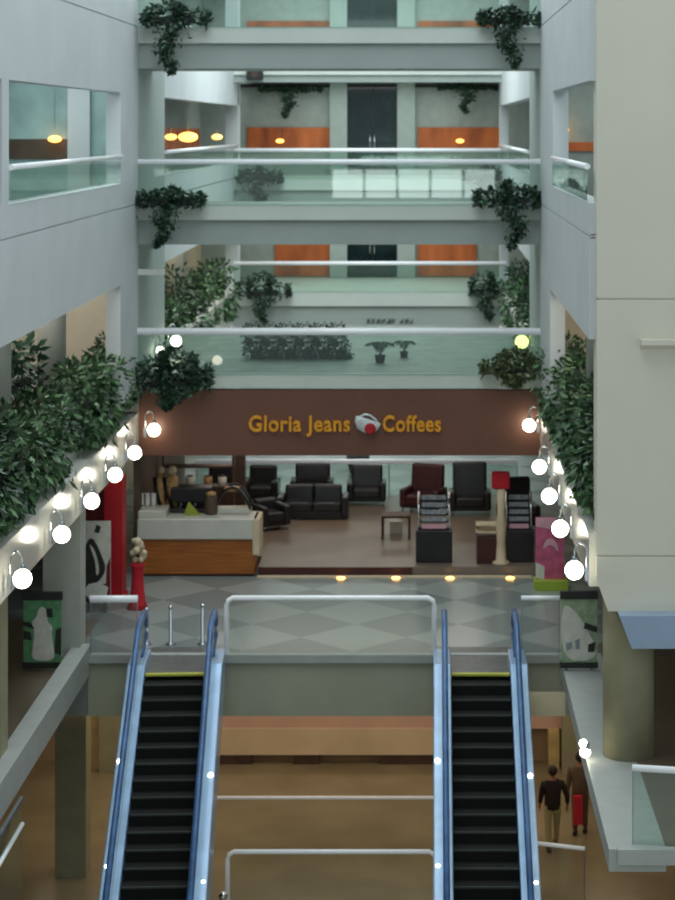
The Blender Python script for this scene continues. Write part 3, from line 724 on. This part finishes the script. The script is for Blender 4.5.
t = thing('jar', 'brown jar between green card and pastry case', 'jar', (P2(211, 46.5), 46.55, ct))
MB().lathe([(.12, 0), (.15, .05), (.15, .38), (.1, .44)], n=16).build('body', M['cafewall'], t); MB().lathe([(.11, .44), (.12, .5), (.03, .53)], n=16).build('lid', M['tan'], t)
for i, (px, zz, r, lab) in enumerate(((160, 1.34, .12, 'left'), (171, 1.34, .15, 'right'))):
    t = thing('bean_dispenser', 'tan and gold ornate coffee bean dispenser, the %s one on the counter' % lab, 'dispenser', (P2(px, 46.9), 47.0, zz), 0, 'bean dispensers')
    MB().lathe([(r*.8, 0), (r, .1), (r*.7, .3), (r, .45), (r*1.1, .7), (r*.5, .85)], n=14).build('body', M['tan'], t)
    MB().sphere((.02, -.02, .95), r*.7, 10).build('knob', M['cream'], t)
    MB().tube([(-r*1.1, -.1, .8), (-r*.6, -.14, .4), (r*.3, -.16, .1)], .05, 8).build('black_ribbon', M['black2'], t)
for i in range(3):
    t = thing('cup_stack', 'stack of white cups at the left of the counter, ' + ('leftmost', 'middle', 'rightmost')[i], 'cups', (P2(141+i*6, 46.6), 46.7, 1.5), 0, 'white cup stacks')
    b = MB()
    for j in range(4): b.lathe([(.045, .07*j), (.06, .07*j+.09)], n=12)
    b.build('cup', M['white'], t)
# back shelf with machines behind counter
t = thing('back_shelf', 'dark shelf unit behind the cafe counter', 'shelf', (-5.6, 49.4, .2))
MB().box(-.9, .9, -.2, .25, 0, 1.3).build('cabinet', M['dkbrown'], t, bevel=.02)
for zz in (1.75,): MB().box(-.9, .9, -.15, .2, zz, zz+.05).build('shelf_board', M['dkbrown'], t)
for xx in (-.88, .84): MB().box(xx, xx+.05, -.1, .15, 1.3, 2.5).build('post', M['dkbrown'], t)
for i, xx in enumerate((-6.2, -5.8, -5.35, -5.0)):
    t = thing('canister', 'canister on the dark shelf behind the counter, %s from left' % ('first', 'second', 'third', 'fourth')[i], 'canister', (xx, 49.35, 1.5), 0, 'canisters on back shelf')
    MB().lathe([(.11, 0), (.11, .2), (.09, .23)], n=14).build('body', M['white' if i % 2 else 'tan'], t); MB().lathe([(.09, .23), (.03, .26)], n=12).build('lid', M['black2'], t)

# armchairs
def armchair(label, x, y, rz=0, m='black', w=.95, h=.95, group=None, z=.2):
    t = thing('armchair', label, 'armchair', (x, y, z), rz, group)
    MB().box(-w/2+.17, w/2-.17, -.42, .25, .22, .46).build('seat', M[m], t, bevel=.05, seg=3)
    MB().box(-w/2+.1, w/2-.1, .2, .4, .22, h, rot=(-.1, 0, 0)).build('backrest', M[m], t, bevel=.07, seg=3)
    for s in (-1, 1):
        MB().box(min(s*w/2, s*(w/2-.18)), max(s*w/2, s*(w/2-.18)), -.42, .36, .12, .62).build('armrest', M[m], t, bevel=.06, seg=3)
    MB().box(-w/2+.1, w/2-.1, -.38, .36, .12, .24).build('base_frame', M['black2'], t)
    for sx in (-1, 1):
        for sy in (-.36, .32): MB().tube([(sx*(w/2-.08), sy, 0), (sx*(w/2-.08), sy, .13)], .025, 8).build('leg', M['steel'], t)
    return t
g = 'black armchairs at the cafe back rail'
armchair('black leather armchair at the back rail, leftmost behind the counter', P2(222, 54.2), 54.2, .05, group=g)
armchair('black leather armchair at the back rail just right of the brown post', P2(262, 54.2), 54.2, -.05, group=g)
armchair('black leather armchair directly behind the two seat sofa', P2(312, 54.2), 54.3, 0, w=1.15, h=.98, group=g)
armchair('black leather armchair right of the sofa with its legs visible', P2(367, 54.2), 53.9, 0, w=1.05, h=1.0, group=g)
armchair('large black high backed armchair left of the red topped stand', P2(470, 52.5), 52.6, 0, w=1.1, h=1.3)
armchair('dark wine red armchair behind the newspaper rack', P2(424, 52.5), 52.9, -.35, 'wine', w=1.1, h=1.2)
armchair('black armchair at the right edge of the cafe', P2(519, 50), 50.6, .2, w=1.0, h=1.25)
# sofa
t = thing('sofa', 'black leather two seat sofa facing the camera in the cafe', 'sofa', (P2(313, 52), 52.1, .2))
W = 1.85
for s in (-1, 1):
    MB().box(min(0, s*.74), max(0, s*.74), -.45, .2, .2, .44).build('seat', M['black'], t, bevel=.05, seg=3)
    MB().box(min(0, s*.74), max(0, s*.74), .15, .36, .22, .8, rot=(-.08, 0, 0)).build('backrest', M['black'], t, bevel=.06, seg=3)
    MB().box(min(s*.74, s*.93), max(s*.74, s*.93), -.45, .38, .06, .58).build('armrest', M['black'], t, bevel=.05, seg=3)
    MB().box(s*.35-.22, s*.35+.22, -.47, -.44, .43, .455).build('seat_highlight', M['steel'], t)  # pale strip drawn in as the highlight along each seat front
MB().box(-.9, .9, -.42, .38, .0, .22).build('base_frame', M['black2'], t, bevel=.03)
# round-ish chair near counter
t = armchair('small black tub chair beside the right end of the counter', P2(268, 50), 50.6, .5, w=.8, h=.72)
# side table
t = thing('side_table', 'small dark square table with open frame in the cafe', 'table', (P2(396, 49.4), 49.5, .2))
MB().box(-.36, .36, -.3, .3, .52, .58).build('tabletop', M['dkbrown'], t, bevel=.01)
for sx in (-.33, .33):
    for sy in (-.27, .27): MB().box(sx-.03, sx+.03, sy-.03, sy+.03, 0, .52).build('leg', M['dkbrown'], t)
tag(MB().box(-.16, .16, -.02, .02, 0, .3).build('menu_card', M['posterw']), 'white card leaning under the dark side table', 'card').location = (P2(396, 49.9), 49.95, .2)
# newspaper racks
def rack(label, x, y, w, m='black2', rz=0, z=.2, lean=-.3):
    t = thing('newspaper_rack', label, 'rack', (x, y, z), rz, 'newspaper racks')
    MB().box(-w/2, w/2, -.2, .25, 0, .75).build('cabinet', M[m], t, bevel=.02)
    for s in (-1, 1): MB().tube([(s*w*.42, -.12, .7), (s*w*.42, .15, 1.6)], .025, 8).build('post', M['chrome'], t)
    for i in range(5):
        zz = .78+i*.16; yy = -.08+i*.05
        MB().box(-w*.33, w*.33, yy-.02, yy+.02, zz, zz+.1).build('newspaper', M['paper'] if i else M['pinkw'], t)
        MB().box(-w*.4, w*.4, yy+.02, yy+.04, zz-.04, zz+.02).build('shelf_bar', M['black2'], t)
    return t
rack('tall black newspaper rack with striped papers at the cafe front', P2(434, 46.7), 46.75, .85)
rack('black newspaper rack beside the pink board', P2(519, 46.7), 46.8, .68)
# brown cabinet
t = thing('waste_cabinet', 'small reddish brown cabinet with two open shelves at the cafe front', 'cabinet', (P2(487, 46.6), 46.65, .2))
MB().box(-.24, .24, -.2, .2, 0, .62).build('door', M['plinth'], t, bevel=.01)
for zz in (.72, .88): MB().box(-.26, .26, -.22, .2, zz, zz+.04).build('shelf_board', M['cream'], t)
for s in (-.24, .21): MB().box(s, s+.03, .1, .16, .6, .92).build('post', M['dkbrown'], t)
# white stand with red top
t = thing('pedestal_stand', 'slender white pedestal stand with a red block on top', 'stand', (P2(501, 46.5), 46.45, .2))
MB().lathe([(.2, 0), (.21, .05), (.12, .1), (.1, .5), (.13, .9), (.09, 1.2), (.1, 1.75)], n=16).build('pedestal', M['cream'], t)
MB().box(-.22, .2, -.1, .1, 1.75, 2.15).build('red_block', M['redcloth'], t, bevel=.04)
# floor spots at the cafe front
for i, px in enumerate((341, 396, 450, 510)):
    o = tag(MB().lathe([(.06, 0), (.07, .02), (.05, .035)], n=12, sx=1.4).build('floor_spotlight', M['spot']), 'small warm floor light at the cafe front, %s from left' % ('first', 'second', 'third', 'fourth')[i], 'light', 'floor lights along the cafe front')
    o.location = (P2(px, 45.9), 45.85, 0)

# ------------------------------------------------------------------ LEFT DISPLAY THINGS
t = thing('red_pylon', 'tall bright red advertising pylon left of the cafe counter', 'pylon', (-6.93, 44.1, 0))
MB().box(-.1, .3, -.3, .3, 0, 2.65).build('panel', M['red'], t); MB().prism([(-.1, .0), (-.55, .0), (-.55, 1.9), (-.1, 2.5)], 'y', -.05, .2).build('wing', M['redd'], t)
MB().box(-.6, .34, -.36, .36, 0, .06).build('base', M['red'], t)
def polyplate(pts, y0, y1):
    for _ in range(2 if len(pts) > 6 else 0):      # round the outline
        q = []
        for i, p in enumerate(pts):
            n = pts[(i+1) % len(pts)]; q += [(p[0]*.75+n[0]*.25, p[1]*.75+n[1]*.25), (p[0]*.25+n[0]*.75, p[1]*.25+n[1]*.75)]
        pts = q
    return MB().prism(pts, 'y', y0, y1)
t = thing('poster_board', 'black and white poster board in front of the red pylon', 'poster', (-7.0, 42.6, 0))
MB().box(-.33, .3, 0, .05, .2, 1.95).build('backing', M['posterw'], t)
polyplate([(-.3,.55),(-.24,.5),(-.12,.62),(-.05,.6),(.1,.72),(.22,.95),(.1,1.25),(.02,1.45),(-.1,1.62),(-.22,1.5),(-.27,1.2)], -.01, 0).build('black_figure', M['posterk'], t)
polyplate([(.0,.78),(.07,.86),(.04,1.1),(-.04,1.35),(-.16,1.5),(-.08,1.3),(-.01,1.05)], -.03, -.01).build('white_swoosh', M['posterw'], t)
MB().box(-.3, .28, -.01, 0, .22, .62).build('dark_base', M['posterk'], t)
polyplate([(-.1,.25),(.2,.3),(.26,.55),(.05,.66),(-.16,.62),(-.28,.45)], -.02, -.01).build('white_figure', M['posterw'], t)
polyplate([(.2,.3),(.3,.3),(.3,1.2),(.22,1.0)], -.015, -.01).build('dark_edge', M['redd'], t)
polyplate([(-.04,1.72),(.06,1.7),(.1,1.84),(0,1.88)], -.01, 0).build('dark_spot', M['posterk'], t)
for q in (-.2, .14): MB().box(q, q+.06, 0, .3, 0, .25).build('foot', M['steel'], t)
t = thing('flower_stand', 'narrow red draped stand topped with a cream flower arrangement', 'stand', (-6.18, 43.0, 0))
MB().lathe([(.24, 0), (.17, .15), (.13, .6), (.13, .88), (.18, .95)], n=14).build('red_drape', M['redcloth'], t)
random.seed(21); b = MB()
for i in range(16):
    a = random.uniform(0, 2*PI); q = random.uniform(0, .2); b.sphere((q*math.cos(a), q*math.sin(a), 1.05+random.uniform(0, .4)), random.uniform(.05, .09), 8)
b.build('flower_heads', M['cream'], t)
def poster_stand(kind, label, x, y, w, z0, z1):
    t = thing('poster_stand', label, 'poster', (x, y, 0)); h = z1-z0
    MB().box(-w/2, w/2, 0, .06, z0, z1).build('board', M['posterg' if kind else 'posterpg'], t)
    MB().box(-w/2-.02, w/2+.02, -.02, .08, z1-.12, z1+.03).build('top_bar', M['posterk'], t)
    MB().box(-w/2-.02, w/2+.02, -.02, .08, z0-.03, z0+.08).build('bottom_bar', M['posterk'], t)
    if kind:
        q = lambda pts: [(-w/2+u*w, z0+v*h) for u, v in pts]
        polyplate(q([(.2,.08),(.8,.08),(.82,.2),(.74,.45),(.78,.55),(.62,.62),(.66,.74),(.52,.84),(.38,.78),(.36,.68),(.2,.62),(.3,.5),(.26,.3)]), -.012, 0).build('white_figure', M['posterw'], t)
        polyplate(q([(0,.38),(.22,.36),(.2,.47),(0,.5)]), -.014, -.002).build('black_block', M['posterk'], t)
        polyplate(q([(0,.56),(.3,.52),(.2,.6),(0,.62)]), -.014, -.002).build('black_block', M['posterk'], t)
        polyplate(q([(.82,.2),(1,.15),(1,.55),(.86,.5)]), -.014, -.002).build('black_block', M['posterk'], t)
        polyplate(q([(.62,.68),(.78,.68),(.76,.8),(.6,.8)]), -.014, -.002).build('black_block', M['posterk'], t)
    else:
        q = lambda pts: [(-w/2+u*w, z0+v*h) for u, v in pts]
        polyplate(q([(0,.08),(.95,.08),(.95,.3),(.8,.42),(.6,.62),(.3,.8),(0,.85)]), -.012, 0).build('white_figure', M['posterw'], t)
        polyplate(q([(.15,.22),(.3,.25),(.3,.34),(.12,.32)]), -.02, -.01).build('grey_mark', M['steel'], t)
        polyplate(q([(.4,.24),(.5,.24),(.52,.38),(.38,.36)]), -.02, -.01).build('grey_mark', M['steel'], t)
        polyplate(q([(.74,.2),(.92,.2),(.95,.34),(.75,.3)]), -.02, -.01).build('dark_mark', M['posterk'], t)
        polyplate(q([(.62,.52),(1,.46),(1,.54),(.66,.6)]), -.02, -.01).build('dark_mark', M['posterk'], t)
    for q in (-w*.35, w*.35): MB().tube([(q, .1, 0), (q, .06, z0+.3)], .02, 6).build('foot', M['steel'], t)
poster_stand(1, 'green poster stand with a white figure before the left grey pillar', -7.27, 38.0, .72, .1, 1.48)
poster_stand(0, 'pale green and white poster stand under the nearest right globe lamp', 2.93, 38.0, .68, .1, 1.5)
# pink standee on lime plinth
t = thing('pink_board', 'pink advertising board on a lime green plinth right of the cafe', 'poster', (2.78, 44.8, 0))
MB().box(-.34, .42, -.2, .3, 0, .22).build('lime_plinth', M['lime'], t, bevel=.01)
MB().box(-.3, .34, 0, .06, .22, 1.6).build('panel', M['pink'], t)
polyplate([(-.3,.25),(-.12,.22),(-.1,.5),(-.3,.6)], -.01, 0).build('white_corner', M['posterw'], t)
polyplate([(-.15,.9),(-.08,1.1),(.05,1.15),(.18,1.05),(.22,.8),(.12,.95),(0,1.0),(-.08,.92)], -.01, 0).build('pale_shape', M['pinkw'], t)
polyplate([(-.3,1.4),(.34,1.3),(.34,1.6),(-.3,1.6)], -.008, 0).build('pale_top', M['pinkw'], t)
# bollards
for i, (px, hh) in enumerate(((146, .68), (170, .72), (202, .75))):
    t = thing('queue_post', 'slim dark steel post before the left escalator, %s of three' % ('leftmost', 'middle', 'rightmost')[i], 'post', (P2(px, 39.9), 40.0, 0), 0, 'posts before the left escalator')
    MB().lathe([(.1, 0), (.1, .02), (.035, .04), (.035, hh)], n=12).build('pole', M['steel'], t); MB().sphere((0, 0, hh+.02), .05, 10).build('cap', M['chrome'], t)
t = thing('queue_post', 'chrome post on the lowest floor by the left escalator foot', 'post', (P2(222, 37), 37.2, L0))
MB().lathe([(.14, 0), (.14, .03), (.06, .06), (.06, .7)], n=14).build('pole', M['steel'], t); MB().sphere((0, 0, .74), .09, 12).build('cap', M['chrome'], t)

# ------------------------------------------------------------------ PEOPLE (seen from behind, far below)
def skin_obj(name, verts, edges, radii, m, parent, root=0, sub=1):
    me = bpy.data.meshes.new(name); me.from_pydata([Vector(v) for v in verts], edges, []); me.materials.append(m)
    o = bpy.data.objects.new(name, me); C.objects.link(o); o.parent = parent
    md = o.modifiers.new('skin', 'SKIN'); md.use_smooth_shade = True
    lay = me.skin_vertices[0] if me.skin_vertices else None
    if lay is None:
        bpy.context.view_layer.update(); lay = me.skin_vertices.new() if hasattr(me.skin_vertices, 'new') else me.skin_vertices[0]
    for i, r in enumerate(radii):
        lay.data[i].radius = (r, r) if not isinstance(r, tuple) else r
        lay.data[i].use_root = (i == root)
    if sub:
        s = o.modifiers.new('sub', 'SUBSURF'); s.levels = sub; s.render_levels = sub
    return o
def person(label, loc, rz, jacket, trousers, stride=.16, armL=(.12, .05), armR=(-.05, .05)):
    """faces local +y; 1.72 m tall"""
    t = thing('person', label, 'person', loc, rz)
    V = []; E = []; R = []
    def v(p, r, prev=None):
        V.append(p); R.append(r)
        if prev is not None: E.append((prev, len(V)-1))
        return len(V)-1
    pel = v((0, 0, .95), .12)
    ab = v((0, 0, 1.1), .12, pel); ch = v((0, .01, 1.3), (.16, .12), ab); nb = v((0, 0, 1.43), .07, ch); nk = v((0, .01, 1.5), .055, nb)
    hd = v((0, .02, 1.58), (.075, .085), nk); hd2 = v((0, .01, 1.66), (.07, .08), hd)
    hands = []
    for s, (fy, ox) in ((-1, armL), (1, armR)):
        sh = v((s*.19, 0, 1.38), .06, ch); el = v((s*(.24+ox), fy*.3-.03, 1.12), .042, sh); wr = v((s*(.25+ox), fy+.04, .89), .028, el)
        pm = v((s*(.25+ox), fy+.06, .83), (.022, .036), wr)
        for k in range(4):
            b1 = v((s*(.25+ox), fy+.035+.02*k, .775-.004*abs(k-1.5)), .009, pm); v((s*(.24+ox), fy+.045+.02*k, .735+.006*abs(k-1.4)), .008, b1)
        th = v((s*(.235+ox), fy+.11, .83), .01, pm); v((s*(.23+ox), fy+.125, .79), .009, th)
    for s in (-1, 1):
        hp = v((s*.095, 0, .9), .095, pel); kn = v((s*.1, s*stride*.5+.03, .5), .058, hp); an = v((s*.1, s*stride-.03*(s < 0), .09), .038, kn)
        v((s*.1, s*stride+.14, .04), .035, an)
    skin_obj('body', V, E, R, M['skin'], t, 0, 1)
    # jacket
    V = []; E = []; R = []
    hem = v((0, 0, .8), (.19, .165)); h2 = v((0, 0, .9), (.19, .165), hem); ab = v((0, 0, 1.08), (.18, .15), h2); ch = v((0, .01, 1.3), (.2, .15), ab); v((0, 0, 1.45), .085, ch)
    for s, (fy, ox) in ((-1, armL), (1, armR)):
        sh = v((s*.2, 0, 1.38), .075, ch); el = v((s*(.24+ox), fy*.3-.03, 1.12), .062, sh); v((s*(.25+ox), fy+.02, .92), .045, el)
    skin_obj('jacket', V, E, R, M[jacket], t, 0, 1)
    V = []; E = []; R = []
    tp = v((0, 0, 1.04), (.15, .13)); pel = v((0, 0, .93), (.16, .14), tp)
    for s in (-1, 1):
        hp = v((s*.1, 0, .8), .105, pel); kn = v((s*.1, s*stride*.5+.03, .5), .078, hp); v((s*.1, s*stride-.03*(s < 0), .1), .06, kn)
    skin_obj('trousers', V, E, R, M[trousers], t, 0, 1)
    for s in (-1, 1):
        y = s*stride-.03*(s < 0)
        MB().box(s*.1-.045, s*.1+.045, y-.08, y+.2, 0, .09).build('shoe', M['shoe'], t, bevel=.03, seg=3)
    MB().sphere((0, -.012, 1.64), .105, 14, sc=(.92, 1.0, 1.08)).build('hair', M['hair'], t)
    # face
    b = MB(); 
    for s in (-1, 1): b.sphere((s*.032, .1, 1.625), .011, 8)
    b.bm.free()
    for s in (-1, 1): MB().sphere((s*.032, .1, 1.625), .011, 8).build('eye', M['white'], t)
    MB().prism([(.095, 1.62), (.125, 1.585), (.095, 1.58)], 'x', -.013, .013).build('nose', M['skin'], t)
    MB().box(-.022, .022, .098, .108, 1.552, 1.56).build('mouth', M['redd'], t)
    for s in (-1, 1): MB().sphere((s*.096, .0, 1.61), .026, 8, sc=(.4, .8, 1.2)).build('ear', M['skin'], t)
    return t
person('person in a dark jacket and khaki trousers walking away by the right escalator', (2.66, 41.7, L0), .1, 'cloth_dark', 'cloth_light', .14, (.1, .0), (-.04, .06))
person('person in brown clothing standing right of the dark jacketed person', (3.3, 42.6, L0), -.15, 'cloth_brown', 'cloth_brown', .08, (.0, .0), (0, 0))
t = thing('shopping_bag', 'long red bag held at the side of the person in brown', 'bag', (3.24, 42.35, L0+.28))
MB().box(-.1, .1, -.05, .05, 0, .62).build('bag_body', M['redcloth'], t, bevel=.02)
MB().tube([(-.07, 0, .6), (-.05, 0, .75), (.05, 0, .75), (.07, 0, .6)], .012, 6).build('handle', M['redd'], t)

# ------------------------------------------------------------------ building behind the viewpoint (unseen; glowing strip added for its reflection in the glass)
struct('wall_front', MB().box(-14, 9, -14.3, -14, -5, 6.6).box(-14, 9, -14.3, -14, 8.1, 20), M['wall_l'], 'pale wall behind the viewpoint', 'wall')
b = MB()
for i in range(5): b.box(-4.9+i*1.75, -4.9+i*1.75+1.6, -14.2, -14.1, 6.6, 8.1)
struct('reflection_strip', b, M['reflglow'], 'unseen glowing window strip added behind the viewpoint for its reflection', 'window')

# ------------------------------------------------------------------ LIGHTS
def area(name, loc, sx, sy, power, col, rot=(0, 0, 0)):
    l = bpy.data.lights.new(name, 'AREA'); l.shape = 'RECTANGLE'; l.size = sx; l.size_y = sy; l.energy = power; l.color = col
    o = bpy.data.objects.new(name, l); C.objects.link(o); o.location = loc; o.rotation_euler = rot; return o
area('skylight', (-2, 36, 25), 10, 34, 3500, (.88, .95, 1.0))
area('skylight_far', (-2, 61, 23), 8, 16, 2000, (.9, .97, 1.0))
area('lower_warm', (-2, 43.5, -1.3), 14, 7, 260, (1.0, .82, .60))
area('lower_warm_near', (4.5, 36, -0.7), 5, 8, 70, (1.0, .85, .68))
area('cafe_glow', (-2, 50, 2.85), 7, 6, 130, (1.0, .86, .72))
area('left_gallery_glow', (-8.8, 40, 7.9), 2, 14, 300, (1.0, .95, .87))
area('right_gallery_glow', (4.4, 41, 7.9), 1.6, 9, 170, (1.0, .90, .76))
area('far_left_gallery_glow', (-7.6, 60, 7.9), 1, 14, 160, (1.0, .92, .76))
area('upper_left_glow', (-9.0, 43, 11.9), 2, 12, 260, (.9, 1.0, 1.0))
area('upper_right_glow', (4.3, 43, 11.9), 1.6, 12, 150, (.9, 1.0, 1.0))
for zz, pw in ((4.1, 260), (8.0, 160), (11.9, 160), (15.6, 160)):
    area('far_fill', (-2, 73, zz), 8, 3.5, pw, (.95, 1.0, .97))  # added fill brightening each far level, no fitting there
area('behind_cafe_fill', (-2, 60.5, 15), 8, 8, 600, (.9, 1, 1))  # unseen fill added to brighten the floor beyond the cafe
w = bpy.data.worlds.new('world'); bpy.context.scene.world = w; w.use_nodes = True
bg = w.node_tree.nodes['Background']; bg.inputs[0].default_value = (.78, .87, .9, 1); bg.inputs[1].default_value = .6

# ------------------------------------------------------------------ CAMERA
cam = bpy.data.cameras.new('camera'); co = bpy.data.objects.new('camera', cam); C.objects.link(co)
co.location = (0, 0, HC); co.rotation_euler = (PI/2, 0, 0)
cam.sensor_width = 36; cam.lens = F/900*36; cam.shift_x = -(425-337.5)/900; cam.shift_y = -(450-127)/900
cam.clip_end = 300
cam.dof.use_dof = True; cam.dof.focus_distance = 20.0; cam.dof.aperture_fstop = 2.4
bpy.context.scene.camera = co
sc = bpy.context.scene
sc.view_settings.view_transform = 'Standard'
sc.view_settings.exposure = 0.0
